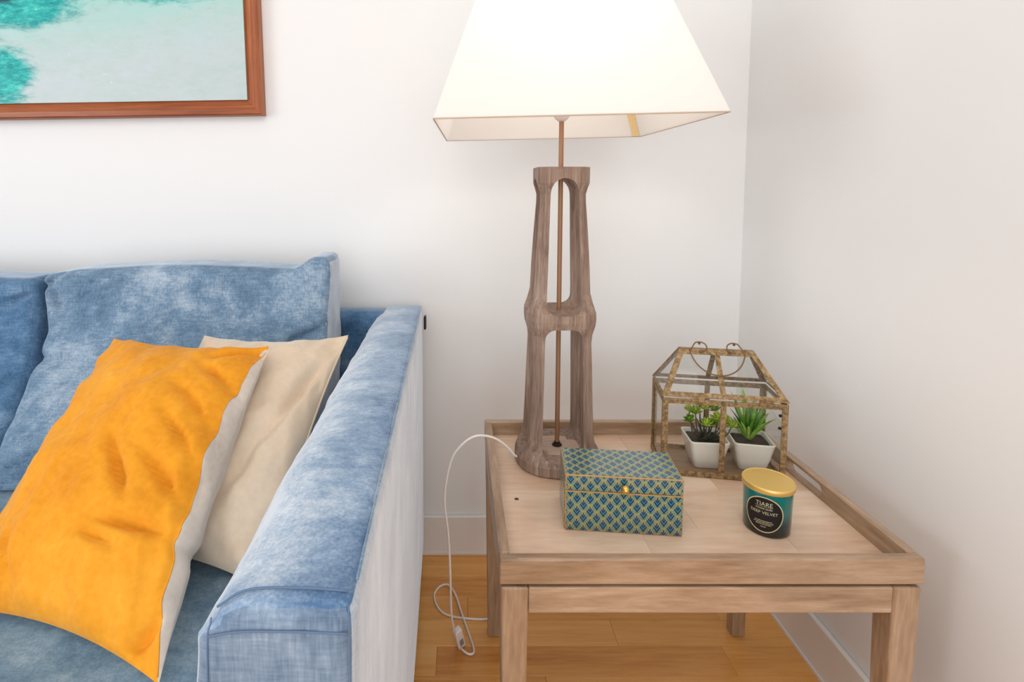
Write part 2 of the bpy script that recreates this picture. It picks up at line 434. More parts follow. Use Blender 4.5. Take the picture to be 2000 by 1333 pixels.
# ------------------------------------------------------------------ sofa
def soft_box(fn, hx, hy, hz, r, nx=24, ny=24, nz=14):
    """rounded box as six grids; fn(p, s) deforms; p is the point, s the unit-cube position"""
    bm = bmesh.new(); cache = {}
    def vert(s):
        key = tuple(round(c, 5) for c in s)
        if key in cache: return cache[key]
        p = Vector((s[0]*hx, s[1]*hy, s[2]*hz))
        q = Vector((max(-hx+r, min(hx-r, p.x)), max(-hy+r, min(hy-r, p.y)), max(-hz+r, min(hz-r, p.z))))
        d = p-q
        if d.length > 1e-9: p = q + d.normalized()*r
        v = bm.verts.new(fn(p, s)); cache[key] = v; return v
    def t(i, n):   # denser near the edges
        x = -1+2*i/n; return math.sin(x*PI/2)*0.55 + x*0.45
    for ax, (na, nb) in ((0, (ny, nz)), (1, (nx, nz)), (2, (nx, ny))):
        for sg in (-1, 1):
            for i in range(na):
                for j in range(nb):
                    q = []
                    for di, dj in ((0,0), (1,0), (1,1), (0,1)):
                        a, b = t(i+di, na), t(j+dj, nb)
                        s = {0: (sg, a, b), 1: (a, sg, b), 2: (a, b, sg)}[ax]; q.append(vert(s))
                    if len(set(q)) == 4:
                        try: bm.faces.new(q)
                        except ValueError: pass
    return bm
sofa = empty('sofa', 'blue chenille sofa with slim square arms and loose back cushions against the wall', 'sofa', (-0.09, 1.45, 0))
SO = Vector((-0.09, 1.45, 0))
def sl(p): return Vector(p) - SO
ARM_Y0, ARM_Y1, ARM_T = 0.382, 1.450, 0.714
def arm_mesh(side=1, x_out0=-0.076, x_out1=-0.098, wd0=0.118, wd1=0.122):
    hy = (ARM_Y1-ARM_Y0)/2; hz = (ARM_T-0.05)/2
    def fn(p, s):
        ty = (p.y+hy)/(2*hy)
        out = x_out0 + (x_out1-x_out0)*ty; wd = wd0 + (wd1-wd0)*ty
        # s.x: -1 is the inner side
        x = out - wd/2 + (p.x/0.06)*wd/2
        z = 0.05 + hz + p.z; y = ARM_Y0 + hy + p.y
        # padded, rounder inner top edge and gently crowned top
        if s[0] < 0:
            k = max(0, (z-(ARM_T-0.075))/0.075); m = max(0.0, -s[0])
            z -= 0.026*(k**2)*(m**3)
            x -= 0.006*math.sin(min(1, (ARM_T-z)/0.25)*PI)*m
        if z > ARM_T-0.05: z += 0.004*math.cos(s[0]*PI/2)*(1-abs(s[1])**6)
        n_ = fbm((x, y, z), 6.0, 3.1)*0.0028 + fbm((x, y, z), 26, 1.0)*0.0012
        # front panel puckers
        if s[1] < -0.97: n_ += 0.002*math.sin(x*150)*0.5
        return sl((x, y, z)) + Vector((n_*(-1 if s[0] < 0 else 0.2), -abs(n_)*0.5 if s[1] < 0 else 0, n_*0.7))
    bm = soft_box(fn, 0.06, hy, hz, 0.013, 14, 60, 34)
    # material split: outer face is the side panel
    for f in bm.faces:
        c = f.calc_center_median(); nrm = f.normal
    return bm
bm = arm_mesh(); bm.normal_update()
bmesh.ops.recalc_face_normals(bm, faces=bm.faces[:])
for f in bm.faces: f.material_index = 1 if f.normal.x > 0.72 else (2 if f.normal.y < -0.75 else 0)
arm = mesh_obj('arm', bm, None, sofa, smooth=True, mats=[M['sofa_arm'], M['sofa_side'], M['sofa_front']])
# piping along the outer top edge, down both front edges and across the front
def seam(pts, r=0.0016, name='seam', mat='thread', parent=None):
    b = bmesh.new(); tube(b, [sl(p) for p in smooth_path(pts, 6)], r, 6); return mesh_obj(name, b, M[mat], parent or arm, smooth=True)
xo = lambda y: -0.076 + (-0.022)*(y-ARM_Y0)/(ARM_Y1-ARM_Y0)
seam([(xo(y)-0.0035, y, ARM_T-0.0012) for y in (0.41, 0.6, 0.8, 1.0, 1.2, 1.44)], 0.0013, mat='sofa')
seam([(-0.082, ARM_Y0+0.004, ARM_T-0.004), (-0.081, ARM_Y0-0.001, 0.66), (-0.081, ARM_Y0-0.001, 0.4), (-0.081, ARM_Y0-0.001, 0.08)], 0.0007)
seam([(-0.184, ARM_Y0+0.004, ARM_T-0.014), (-0.186, ARM_Y0-0.001, 0.66), (-0.187, ARM_Y0-0.001, 0.4), (-0.187, ARM_Y0-0.001, 0.08)], 0.0007)
seam([(-0.182, ARM_Y0+0.010, ARM_T-0.010), (-0.160, ARM_Y0+0.013, ARM_T+0.001), (-0.12, ARM_Y0+0.014, ARM_T+0.002), (-0.084, ARM_Y0+0.014, ARM_T-0.0005)], 0.0010)
seam([(-0.184, ARM_Y0-0.0015, 0.690), (-0.16, ARM_Y0-0.002, 0.694), (-0.12, ARM_Y0-0.002, 0.694), (-0.082, ARM_Y0-0.0015, 0.692)], 0.0008)
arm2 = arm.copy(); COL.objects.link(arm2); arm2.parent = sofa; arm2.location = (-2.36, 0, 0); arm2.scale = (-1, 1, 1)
# back panel
def back_fn(p, s):
    x = -1.16 + p.x; y = 1.405 + p.y; z = 0.385 + p.z
    y -= 0.02*(0.715-z)/0.7
    n_ = fbm((x, y, z), 7, 5)*0.004 + 0.004*math.exp(-((x+0.245+0.25*(z-0.66))/0.006)**2)*(-1)
    z += 0.006*(1-abs(s[0])**8)*(1-abs(s[1])**2) - (0.004 if z > 0.6 else 0)
    return sl((x, y + n_*(1 if s[1] < 0 else 0), z))
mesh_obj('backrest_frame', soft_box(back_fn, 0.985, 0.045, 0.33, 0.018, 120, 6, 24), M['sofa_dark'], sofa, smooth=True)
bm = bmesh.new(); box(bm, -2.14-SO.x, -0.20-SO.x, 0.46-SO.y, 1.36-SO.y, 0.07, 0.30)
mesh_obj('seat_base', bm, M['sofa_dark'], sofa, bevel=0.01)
def seat_fn(cx, hx, sd):
    def fn(p, s):
        x = cx+p.x; y = 0.83+p.y; z = 0.385+p.z
        if s[2] > 0:
            z += 0.014*(1-s[0]**4)*(1-s[1]**4) + fbm((x, y, 0), 6, sd)*0.006 + fbm((x, y, 0), 18, sd)*0.002 - 0.012
        return sl((x, y, z))
    return fn
for cx, hx, sd in ((-0.595, 0.386, 2.0), (-1.37, 0.385, 5.0)):
    mesh_obj('seat_cushion', soft_box(seat_fn(cx, hx, sd), hx, 0.42, 0.088, 0.035, 40, 40, 10), M['sofa_seat'], sofa, smooth=True)
mesh_obj('seat_cushion', soft_box(seat_fn(-1.955, 0.196, 8.0), 0.196, 0.42, 0.088, 0.035, 14, 30, 8), M['sofa_seat'], sofa, smooth=True)
for x in (-0.16, -2.20):
    for y in (0.50, 1.38):
        bm = bmesh.new(); lathe(bm, [(0.016, 0.0), (0.022, 0.052)], 20, (x-SO.x, y-SO.y, 0)); mesh_obj('leg', bm, M['dark_metal'], sofa, smooth=False)

def back_cushion(x0, x1, top, th, lean_y0, lean_y1, sd, mat, sidemat, ear=0.0, folds=(), lx=0.0, rx=0.0):
    """box cushion standing on the seat, leaning back; x0 is its left, x1 its right side"""
    hx = (x1-x0)/2; cx = (x0+x1)/2; z0 = 0.475; hz = (top-z0)/2
    def fn(p, s):
        t = (p.z+hz)/(2*hz)
        puff = (1-abs(s[0])**5)*(1-abs(s[2])**4)
        yf = lean_y1 - (lean_y1-lean_y0)*max(0.0, 1-t)**2.2            # front face, bellied out over the seat
        thk = th + (lean_y1-yf)*0.9
        y = yf + thk*(p.y/(th/2)+1)/2
        x = cx + p.x; z = z0 + hz + p.z
        if s[1] < 0: y -= 0.030*puff*(1-0.35*t)
        # sagging top edge, perky corner at the right
        if t > 0.5:
            k = (t-0.5)*2
            z -= k*(0.012 - 0.006*math.cos(s[0]*PI))
            q_ = max(0.0, min(1.0, (s[0]-0.72)/0.18)); z += ear*k*k*q_*q_*(3-2*q_)
            z -= 0.012*k*max(0, (-s[0]-0.75)/0.25)
        x += lx*(1-t)*max(0, -s[0]) + rx*(1-t)*max(0, s[0])
        f = 0.0
        for (fx, fz, ang, ln, wd, dp) in folds:        # long dents
            dx, dz = x-fx, z-fz
            a = dx*math.cos(ang)+dz*math.sin(ang); b = -dx*math.sin(ang)+dz*math.cos(ang)
            f += dp*math.exp(-(a/ln)**2-(b/wd)**2)
        if s[1] < 0.5: y += f
        x += (0.005*math.sin(t*9+sd)*(1-t*0.3)) if s[0] < -0.6 else 0.0
        n_ = fbm((x, z, sd), 7, sd)*0.009 + fbm((x, z, sd), 22, sd)*0.003
        if s[1] < 0: y += n_
        if abs(s[0]) > 0.8: x += fbm((y, z, 3), 14, sd)*0.004*(1 if s[0] > 0 else 1)
        # little gathers by the side seams
        if s[1] < 0 and s[0] > 0.80: y += 0.0010*math.sin(z*260+fbm((0, 0, z), 20)*4)*(s[0]-0.80)/0.2
        return sl((x, y, z))
    bm = soft_box(fn, hx, th/2, hz, 0.017, 90, 12, 70)
    bmesh.ops.recalc_face_normals(bm, faces=bm.faces[:])
    for f in bm.faces:
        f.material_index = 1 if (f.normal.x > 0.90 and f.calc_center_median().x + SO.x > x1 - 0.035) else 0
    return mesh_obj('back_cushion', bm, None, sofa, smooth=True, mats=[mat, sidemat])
back_cushion(-0.945, -0.290, 0.856, 0.128, 0.93, 1.225, 2.3, M['sofa'], M['sofa_side'], ear=0.030, lx=0.075,
    folds=((-0.90, 0.775, 2.2, 0.055, 0.010, 0.022), (-0.93, 0.735, 2.0, 0.03, 0.008, 0.012), (-0.90, 0.655, 0.05, 0.09, 0.012, 0.020),
           (-0.36, 0.690, 0.42, 0.08, 0.009, 0.018), (-0.915, 0.815, 0.6, 0.05, 0.008, 0.014), (-0.95, 0.60, 1.3, 0.04, 0.01, 0.012)))
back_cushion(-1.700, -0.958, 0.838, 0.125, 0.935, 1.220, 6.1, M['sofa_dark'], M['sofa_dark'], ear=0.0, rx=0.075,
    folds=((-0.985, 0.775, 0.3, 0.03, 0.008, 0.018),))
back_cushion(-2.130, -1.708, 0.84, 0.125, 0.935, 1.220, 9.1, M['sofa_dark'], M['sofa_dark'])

# black tab on the rear corner of the arm
bm = bmesh.new(); box(bm, 0.0, 0.006, -0.02, 0.0, 0.655, 0.690)
mesh_obj('plastic_tab', bm, M['tag_black'], sofa, (-0.0035, -0.012, 0.0), bevel=0.0025, bseg=3)

# ------------------------------------------------------------------ scatter cushions
def pillow(c00, c10, c11, c01, T, seed, pinch=0.05, n=64, seamfn=None, wr=1.0, flip=1, folds=(), notch=0.0):
    """corners: c00 bottom-left, c10 bottom-right, c11 top-right, c01 top-left as seen; returns two point grids (front, back) and normals"""
    c00, c10, c11, c01 = map(Vector, (c00, c10, c11, c01))
    U = ((c10-c00)+(c11-c01)).normalized(); Wv = ((c01-c00)+(c11-c10)).normalized(); N = U.cross(Wv).normalized()*flip
    def P(u, v, side):
        uu = u*(1-pinch*(1-v*v)**1.0*abs(u)**3); uu -= notch*max(0, u)**4*math.exp(-((v+0.46)/0.05)**2); vv = v*(1-pinch*(1-u*u)*abs(v)**3)
        a, b = (uu+1)/2, (vv+1)/2
        p = c00*(1-a)*(1-b) + c10*a*(1-b) + c11*a*b + c01*(1-a)*b
        h = ((1-abs(u)**2.6)*(1-abs(v)**2.6))**0.62 if abs(u) < 1 and abs(v) < 1 else 0.0
        # corners stay thin and pointed
        cn = (abs(u)*abs(v))**3; h *= (1-0.35*cn)
        e = min(1-abs(u), 1-abs(v))
        k = min(1.0, e*14)
        wr_ = 0.0
        # gathers running in from the edges
        wr_ += 0.0045*math.exp(-(1-abs(u))*7)*math.sin(v*17+seed+2.2*fbm((u, v, seed), 2))
        wr_ += 0.0040*math.exp(-(1-abs(v))*7)*math.sin(u*15+seed*2+2.2*fbm((u, v, seed+3), 2))
        wr_ += 0.008*fbm((u, v, seed), 1.6, seed) + 0.0035*fbm((u, v, seed), 5.0, seed)
        for (fu, fv, ang, ln, wd, dp) in folds:
            du, dv = u-fu, v-fv; A = du*math.cos(ang)+dv*math.sin(ang); B = -du*math.sin(ang)+dv*math.cos(ang)
            wr_ -= dp*math.exp(-(A/ln)**2-(B/wd)**2)
        return p + N*side*(T*h + (wr_*wr*k if side > 0 else wr_*0.5*k))
    return P, N
def grid(bm, P, side, u0f, u1f, n=60, m=60):
    rows = []
    for j in range(m+1):
        v = -1+2*j/m; v = math.sin(v*PI/2)*0.5+v*0.5
        a, b = u0f(v), u1f(v); row = []
        for i in range(n+1):
            t = i/n; t = (math.sin((t*2-1)*PI/2)*0.5+(t*2-1)*0.5+1)/2
            row.append(bm.verts.new(P(a+(b-a)*t, v, side)))
        rows.append(row)
    for r0, r1 in zip(rows, rows[1:]):
        for i in range(n): bm.faces.new((r0[i], r0[i+1], r1[i+1], r1[i]))
    return rows
ye = empty('scatter_cushion', 'mustard yellow velvet cushion with pale beige reverse leaning in front of a beige one', 'cushion', (-0.52, 0.75, 0.49))
BASE = Vector((-0.52, 0.75, 0.49))
YC = [Vector(p)-BASE for p in ((-0.655, 0.655, 0.492), (-0.322, 0.552, 0.488), (-0.330, 0.952, 0.745), (-0.662, 1.040, 0.735))]
Pf, Nn = pillow(*YC, 0.070, 1.7, 0.085, folds=((0.50, -0.44, 0.05, 0.28, 0.030, 0.020), (0.28, -0.54, -0.1, 0.16, 0.03, 0.012), (0.22, -0.16, -0.70, 0.20, 0.035, 0.018), (0.58, -0.14, -0.45, 0.22, 0.035, 0.016),
    (0.62, 0.10, -0.5, 0.22, 0.03, 0.012), (0.60, 0.34, -0.45, 0.2, 0.035, 0.012), (0.66, 0.60, -0.35, 0.2, 0.04, 0.014), (-0.45, -0.72, -0.9, 0.18, 0.03, 0.008), (-0.62, -0.75, -0.9, 0.18, 0.03, 0.007),
    (0.85, -0.86, 0.75, 0.12, 0.03, 0.012), (0.7, 0.85, 0.4, 0.2, 0.03, 0.010)), notch=0.055, wr=1.35)
def seam_u(v): return 0.985 - 0.080*max(0, 1-abs(v-0.0)**2.2)**0.7 + 0.006*math.sin(v*11)
if Nn.y > 0: Pq = lambda u, v, s: Pf(u, v, -s)
else: Pq = Pf
bm = bmesh.new(); grid(bm, Pq, 1, lambda v: -1, seam_u, 80, 80)
o = mesh_obj('front_panel', bm, M['yellow'], ye, smooth=True); o['label'] = 'mustard yellow velvet front'
bm = bmesh.new()
grid(bm, Pq, 1, seam_u, lambda v: 1.0, 12, 80); grid(bm, Pq, -1, lambda v: -1, lambda v: 1.0, 40, 80)
bmesh.ops.remove_doubles(bm, verts=bm.verts[:], dist=0.0002)
o = mesh_obj('back_panel', bm, M['linen'], ye, smooth=True); o['label'] = 'pale beige cotton reverse folding round the right edge'
bm = bmesh.new(); tube(bm, [Pq(seam_u(-0.98+1.96*i/70), -0.98+1.96*i/70, 1) for i in range(71)], 0.0011, 6)
mesh_obj('seam', bm, M['yellow'], ye, smooth=True)
be = empty('scatter_cushion', 'plain beige velvet cushion tucked behind the yellow one beside the sofa arm', 'cushion', (-0.40, 0.88, 0.50))
BASE = Vector((-0.40, 0.88, 0.50))
BC = [Vector(p)-BASE for p in ((-0.585, 0.780, 0.486), (-0.252, 0.690, 0.486), (-0.226, 1.105, 0.724), (-0.507, 1.080, 0.730))]
Pf2, Nn2 = pillow(*BC, 0.058, 4.2, 0.10, wr=1.3, folds=((0.72, 0.25, 1.2, 0.3, 0.06, 0.022), (0.45, -0.3, 1.3, 0.3, 0.08, 0.012), (0.1, 0.2, 0.9, 0.3, 0.08, 0.008)))
Pq2 = (lambda u, v, s: Pf2(u, v, -s)) if Nn2.y > 0 else Pf2
bm = bmesh.new(); grid(bm, Pq2, 1, lambda v: -1, lambda v: 1, 70, 70); mesh_obj('front_panel', bm, M['beige'], be, smooth=True)
bm = bmesh.new(); grid(bm, Pq2, -1, lambda v: -1, lambda v: 1, 36, 36); mesh_obj('back_panel', bm, M['beige'], be, smooth=True)
bm = bmesh.new(); tube(bm, [Pq2(1, -0.97+1.94*i/60, 1) for i in range(61)], 0.0022, 6); mesh_obj('piping', bm, M['beige'], be, smooth=True)

# ------------------------------------------------------------------ side table
TX, TY, TW, TD, TT = 0.0565, 0.7393, 0.600, 0.4805, 0.499
RT = 0.015; TS = 0.469
tb = empty('side_table', 'pale weathered wooden side table with raised tray top, between the sofa and the right wall', 'table', (TX, TY, 0))
tray = empty('tray', '', ''); del tray['label'], tray['category']; tray.parent = tb
def rim(dims, mat, slot=None):
    bm = bmesh.new(); box(bm, *dims)
    o = mesh_obj('rim', bm, mat, tray)
    if slot:
        cy, hl, z0, z1, x0, x1 = slot; r = (z1-z0)/2; zc = (z0+z1)/2; pts = []
        for k in range(13): a = -PI/2+PI*k/12; pts.append((cy+hl-r+r*math.cos(a), zc+r*math.sin(a)))
        for k in range(13): a = PI/2+PI*k/12; pts.append((cy-hl+r+r*math.cos(a), zc+r*math.sin(a)))
        c = bmesh.new(); prism(c, pts, x0-0.01, x1+0.01, 'YZ'); bmesh.ops.recalc_face_normals(c, faces=c.faces[:])
        me = bpy.data.meshes.new('c'); c.to_mesh(me); c.free(); co = bpy.data.objects.new('c', me); COL.objects.link(co); co.parent = tray
        boolean(o, [co])
        if not o.data.materials: o.data.materials.append(mat)
    b = o.modifiers.new('bevel', 'BEVEL'); b.width = 0.0028; b.segments = 3; b.limit_method = 'ANGLE'; b.angle_limit = math.radians(50)
    return o
ZB = TT-0.0385
slot_y = TD/2+0.015
rim((0, TW, 0, RT, ZB, TT), M['table_x'])
rim((0, TW, TD-RT, TD, ZB, TT), M['table_x'])
rim((0, RT, RT, TD-RT, ZB, TT), M['table_y'], (slot_y, 0.052, TS+0.004, TS+0.0235, 0, RT))
rim((TW-RT, TW, RT, TD-RT, ZB, TT), M['table_y'], (slot_y, 0.052, TS+0.004, TS+0.0235, TW-RT, TW))
rows_y = [RT, 0.115, 0.232, 0.350, TD-RT]
splits = [[RT, 0.235, 0.46, TW-RT], [RT, 0.33, TW-RT], [RT, 0.17, 0.42, TW-RT], [RT, 0.30, TW-RT]]
for i in range(4):
    for a, b in zip(splits[i], splits[i][1:]):
        bm = bmesh.new(); cx, cy = (a+b)/2, (rows_y[i]+rows_y[i+1])/2
        box(bm, a-cx+0.0001, b-cx-0.0001, rows_y[i]-cy+0.0001, rows_y[i+1]-cy-0.0001, -0.008, 0)
        mesh_obj('board', bm, M['tray_board'], tray, (cx, cy, TS), bevel=0.0003, bseg=1)
bm = bmesh.new()
lathe(bm, [(0.0042, 0), (0.003, 0.0004)], 14, (0.045, 0.205, TS)); mesh_obj('knot', bm, M['knot'], tray)
# stand
AP_T, AP_B, LW = 0.4555, 0.4165, 0.040
bm = bmesh.new(); box(bm, 0.02, TW-0.02, 0.02, TD-0.02, AP_T-0.004, ZB+0.0005); mesh_obj('spacer', bm, M['knot'], tb)
i0 = 0.0015
def apron(dims, mat):
    bm = bmesh.new(); box(bm, *dims); mesh_obj('apron', bm, mat, tb, bevel=0.002, bseg=2)
apron((i0+LW, TW-i0-LW, i0+0.0006, i0+0.022, AP_B, AP_T), M['table_x'])
apron((i0+LW, TW-i0-LW, TD-i0-0.022, TD-i0-0.0006, AP_B, AP_T), M['table_x'])
apron((i0+0.0006, i0+0.022, i0+LW, TD-i0-LW, AP_B, AP_T), M['table_y'])
apron((TW-i0-0.022, TW-i0-0.0006, i0+LW, TD-i0-LW, AP_B, AP_T), M['table_y'])
for sx in (0, 1):
    for sy in (0, 1):
        bm = bmesh.new(); vs_ = box(bm, 0, LW, 0, LW, 0, AP_T)
        for v in vs_:
            if v.co.z < 0.01:       # legs taper towards the foot
                v.co.x += 0.007 if v.co.x < 0.01 else -0.007 + 0.003
                v.co.y += 0.007 if v.co.y < 0.01 else -0.007 + 0.003
        bmesh.ops.subdivide_edges(bm, edges=[e for e in bm.edges if abs(e.verts[0].co.z-e.verts[1].co.z) > 0.1], cuts=6)
        x = i0 if sx == 0 else TW-i0-LW; y = i0 if sy == 0 else TD-i0-LW
        mesh_obj('leg', bm, M['table_z'], tb, (x, y, 0), bevel=0.0035, bseg=3)

# ------------------------------------------------------------------ table lamp
LX, LY = 0.199, 1.093
lamp = empty('table_lamp', 'tall carved wooden lamp with white square shade standing at the back left of the table', 'lamp', (LX, LY, TS))
def ring_pts(hw, rnd, z, n=64):
    out = []
    for k in range(n):
        a = 2*PI*k/n + PI/n; c, s = math.cos(a), math.sin(a)
        sq = 1/max(abs(c), abs(s)); dg = 1.66/(abs(c)+abs(s))      # square with cut corners
        r = min(sq, dg); r = r*(1-rnd) + 1.07*rnd
        out.append((hw*r*c, hw*r*s, z))
    return out
prof = [(0.0, .0790, .75), (0.004, .0815, .75), (0.020, .0815, .7), (0.030, .0775, .5), (0.045, .0690, .15), (0.065, .0650, 0), (0.12, .0625, 0), (0.20, .0600, 0), (0.252, .0580, 0),
        (0.268, .0600, .1), (0.286, .0655, .2), (0.298, .0670, .25), (0.312, .0665, .25), (0.330, .0600, .15), (0.350, .0545, 0), (0.40, .0525, 0), (0.46, .0490, 0), (0.525, .0445, 0),
        (0.541, .0440, 0), (0.553, .0470, 0), (0.562, .0500, 0), (0.572, .0505, .05), (0.5925, .0505, .05)]
bm = bmesh.new(); rings = []
for z, hw, rn in prof: rings.append([bm.verts.new(p) for p in ring_pts(hw, rn, z)])
for a, b in zip(rings, rings[1:]):
    for k in range(64): bm.faces.new((a[k], a[(k+1) % 64], b[(k+1) % 64], b[k]))
bm.faces.new(rings[0][::-1]); bm.faces.new(rings[-1])
body = mesh_obj('lamp_body', bm, M['lamp_wood'], lamp)
def opening(z0, z1, h0, h1, rb, rt, pointed=False):
    pts = []
    for k in range(7): a = PI+PI/2*k/6; pts.append((-h0+rb+rb*math.cos(a), z0+rb+rb*math.sin(a)))
    for k in range(7): a = -PI/2+PI/2*k/6; pts.append((h0-rb+rb*math.cos(a), z0+rb+rb*math.sin(a)))
    if pointed:
        for k in range(9):
            t = k/9*PI/2; pts.append((h1*math.cos(t)**0.85, z1-0.030+0.030*math.sin(t)))
        pts.append((0, z1+0.001))
        for k in range(8, -1, -1):
            t = k/9*PI/2; pts.append((-h1*math.cos(t)**0.85, z1-0.030+0.030*math.sin(t)))
    else:
        for k in range(7): a = PI/2*k/6; pts.append((h1-rt+rt*math.cos(a), z1-rt+rt*math.sin(a)))
        for k in range(7): a = PI/2+PI/2*k/6; pts.append((-h1+rt+rt*math.cos(a), z1-rt+rt*math.sin(a)))
    return pts
cut = []
for pl in ('XZ', 'YZ'):
    for args in ((0.0285, 0.284, 0.0400, 0.0355, 0.021, 0.020), (0.311, 0.5705, 0.0335, 0.0265, 0.020, 0.0, True)):
        c = bmesh.new(); prism(c, opening(*args), -0.12, 0.12, pl); bmesh.ops.recalc_face_normals(c, faces=c.faces[:])
        me = bpy.data.meshes.new('c'); c.to_mesh(me); c.free(); co = bpy.data.objects.new('c', me); COL.objects.link(co); co.parent = lamp; cut.append(co)
boolean(body, cut)
body.data.materials.clear(); body.data.materials.append(M['lamp_wood'])
b = body.modifiers.new('bevel', 'BEVEL'); b.width = 0.0018; b.segments = 2; b.limit_method = 'ANGLE'; b.angle_limit = math.radians(40)
bm = bmesh.new(); vsx = [bm.verts.new(p) for p in ring_pts(0.0425, 0.5, 0.0287, 32)]; bm.faces.new(vsx)
r_ = bmesh.ops.extrude_face_region(bm, geom=bm.faces[:]); 
for v in r_['geom']:
    if isinstance(v, bmesh.types.BMVert): v.co.z += 0.0006
mesh_obj('base_inlay', bm, M['lamp_plate'], lamp)
bm = bmesh.new(); lathe(bm, [(0.0047, 0.029), (0.0047, 0.690)], 20); mesh_obj('rod', bm, M['brass'], lamp, smooth=False)
bm = bmesh.new(); lathe(bm, [(0.010, 0.0290), (0.010, 0.0315), (0.0065, 0.0335), (0.006, 0.0375)], 24); mesh_obj('rod_collar', bm, M['dark_metal'], lamp)
bm = bmesh.new(); lathe(bm, [(0.006, 0.682), (0.0125, 0.687), (0.0165, 0.694), (0.018, 0.703), (0.018, 0.745)], 28); sk = mesh_obj('bulb_socket', bm, M['plastic_white'], lamp, smooth=True)
bm = bmesh.new(); bmesh.ops.create_uvsphere(bm, u_segments=20, v_segments=14, radius=0.03)
nb = NT('bulb_glow'); nb.b.inputs['Emission Color'].default_value = (1.0, 0.80, 0.56, 1); nb.b.inputs['Emission Strength'].default_value = 6.0
mesh_obj('bulb', bm, nb.m, lamp, (0, 0, 0.778), smooth=True)
ld = bpy.data.lights.new('bulb_light', 'POINT'); ld.energy = 1.5; ld.color = (1.0, 0.93, 0.83); ld.shadow_soft_size = 0.045
lo = bpy.data.objects.new('bulb_light', ld); COL.objects.link(lo); lo.parent = lamp; lo.location = (0, 0, 0.845)
# shade
sh = bpy.data.objects.new('lamp_shade', None); COL.objects.link(sh); sh.parent = lamp
sh.location = (0.1935-LX, 1.100-LY, 1.137-TS)
sh.rotation_mode = 'ZYX'; sh.rotation_euler = (0.0147, -0.0203, -0.0231)
SB, ST, SH = 0.230, 0.112, 0.335
th = 0.0018
for k in range(4):
    bm = bmesh.new(); R = Matrix.Rotation(k*PI/2, 4, 'Z'); N_ = 10; rows = []
    for off in (0, th):
        g = []
        for j in range(N_+1):
            t = j/N_; hw = SB+(ST-SB)*t - off; g.append([bm.verts.new(R @ Vector((hw*(-1+2*i/N_), -hw, SH*t))) for i in range(N_+1)])
        rows.append(g)
    for g in rows:
        for j in range(N_):
            for i in range(N_): bm.faces.new((g[j][i], g[j][i+1], g[j+1][i+1], g[j+1][i]))
    A, B = rows
    for i in range(N_):
        bm.faces.new((A[0][i], B[0][i], B[0][i+1], A[0][i+1])); bm.faces.new((A[N_][i], A[N_][i+1], B[N_][i+1], B[N_][i]))
    mesh_obj('shade_panel', bm, M['shade'], sh)
for nm, hw, z, r in (('bottom_trim', SB-0.0005, 0.0, 0.0012), ('top_trim', ST-0.0005, SH, 0.0018)):
    bm = bmesh.new(); c4 = [(-hw, -hw, z), (hw, -hw, z), (hw, hw, z), (-hw, hw, z)]
    for i in range(4): tube(bm, [c4[i], c4[(i+1) % 4]], r, 6)
    mesh_obj(nm, bm, M['shade_trim'], sh)
bm = bmesh.new()
for s in (-1, 1): beam(bm, (s*0.016, 0, 0.045), (s*ST, 0, SH-0.005), 0.002, 0.002)
for s in (-1, 1): beam(bm, (0, s*0.016, 0.045), (0, s*ST, SH-0.005), 0.002, 0.002)
mesh_obj('shade_carrier', bm, M['dark_metal'], sh)
# seam tape inside the back right corner
bm = bmesh.new(); t = 0.42
p0 = Vector((SB-0.004, SB-0.004, 0.001)); p1 = Vector((ST-0.004, ST-0.004, SH-0.002))
q = [p0, p0+Vector((-0.016, 0.0, 0)), p1+Vector((-0.016, 0, 0)), p1]
a_ = [bm.verts.new(p) for p in q]; bm.faces.new(a_)
q2 = [bm.verts.new(p+Vector((0, -0.0006, 0))) for p in q]; bm.faces.new(q2[::-1])
for i in range(4): bm.faces.new((a_[i], q2[i], q2[(i+1) % 4], a_[(i+1) % 4]))
mesh_obj('seam_tape', bm, NT('seam_tape', rough=0.8).color((236, 206, 150)).m, sh)

# power cord: base of the lamp, over the rim of the tray, down to the floor
LO = Vector((LX, LY, TS))
cp = [(0.125, 1.075, 0.4795), (0.112, 1.072, 0.486), (0.096, 1.068, 0.505), (0.075, 1.062, 0.524), (0.053, 1.056, 0.534), (0.030, 1.050, 0.536), (0.008, 1.046, 0.524), (-0.013, 1.045, 0.497),
      (-0.025, 1.046, 0.450), (-0.029, 1.050, 0.400), (-0.022, 1.055, 0.330), (-0.019, 1.060, 0.260), (-0.018, 1.075, 0.190), (-0.017, 1.095, 0.130), (-0.012, 1.120, 0.075), (-0.007, 1.142, 0.040)]
cp2 = [(0.004, 1.148, 0.005), (0.018, 1.137, 0.0032), (0.0305, 1.139, 0.0030), (0.030, 1.160, 0.0028), (0.018, 1.205, 0.0028), (0.003, 1.262, 0.0030), (-0.012, 1.315, 0.0075), (-0.030, 1.348, 0.0050),
       (-0.050, 1.345, 0.0028), (-0.063, 1.318, 0.0028), (-0.058, 1.285, 0.0028), (-0.040, 1.256, 0.0028), (-0.012, 1.243, 0.0026), (0.012, 1.239, 0.0026), (0.060, 1.236, 0.0026), (0.13, 1.250, 0.0026), (0.22, 1.33, 0.0026), (0.26, 1.43, 0.0026), (0.27, 1.47, 0.02)]
bm = bmesh.new(); tube(bm, [p-LO for p in smooth_path(cp, 8)], 0.0024, 8)
pts = smooth_path(cp2, 8)
tube(bm, [p-LO for p in pts], 0.0024, 8)
cord = mesh_obj('power_cord', bm, M['plastic_white'], lamp, smooth=True); cord['label'] = 'thin white cable'
sw = bmesh.new(); box(sw, -0.0095, 0.0095, -0.007, 0.007, -0.030, 0.030)
swo = mesh_obj('inline_switch', sw, M['plastic_white'], cord, bevel=0.003, bseg=3)
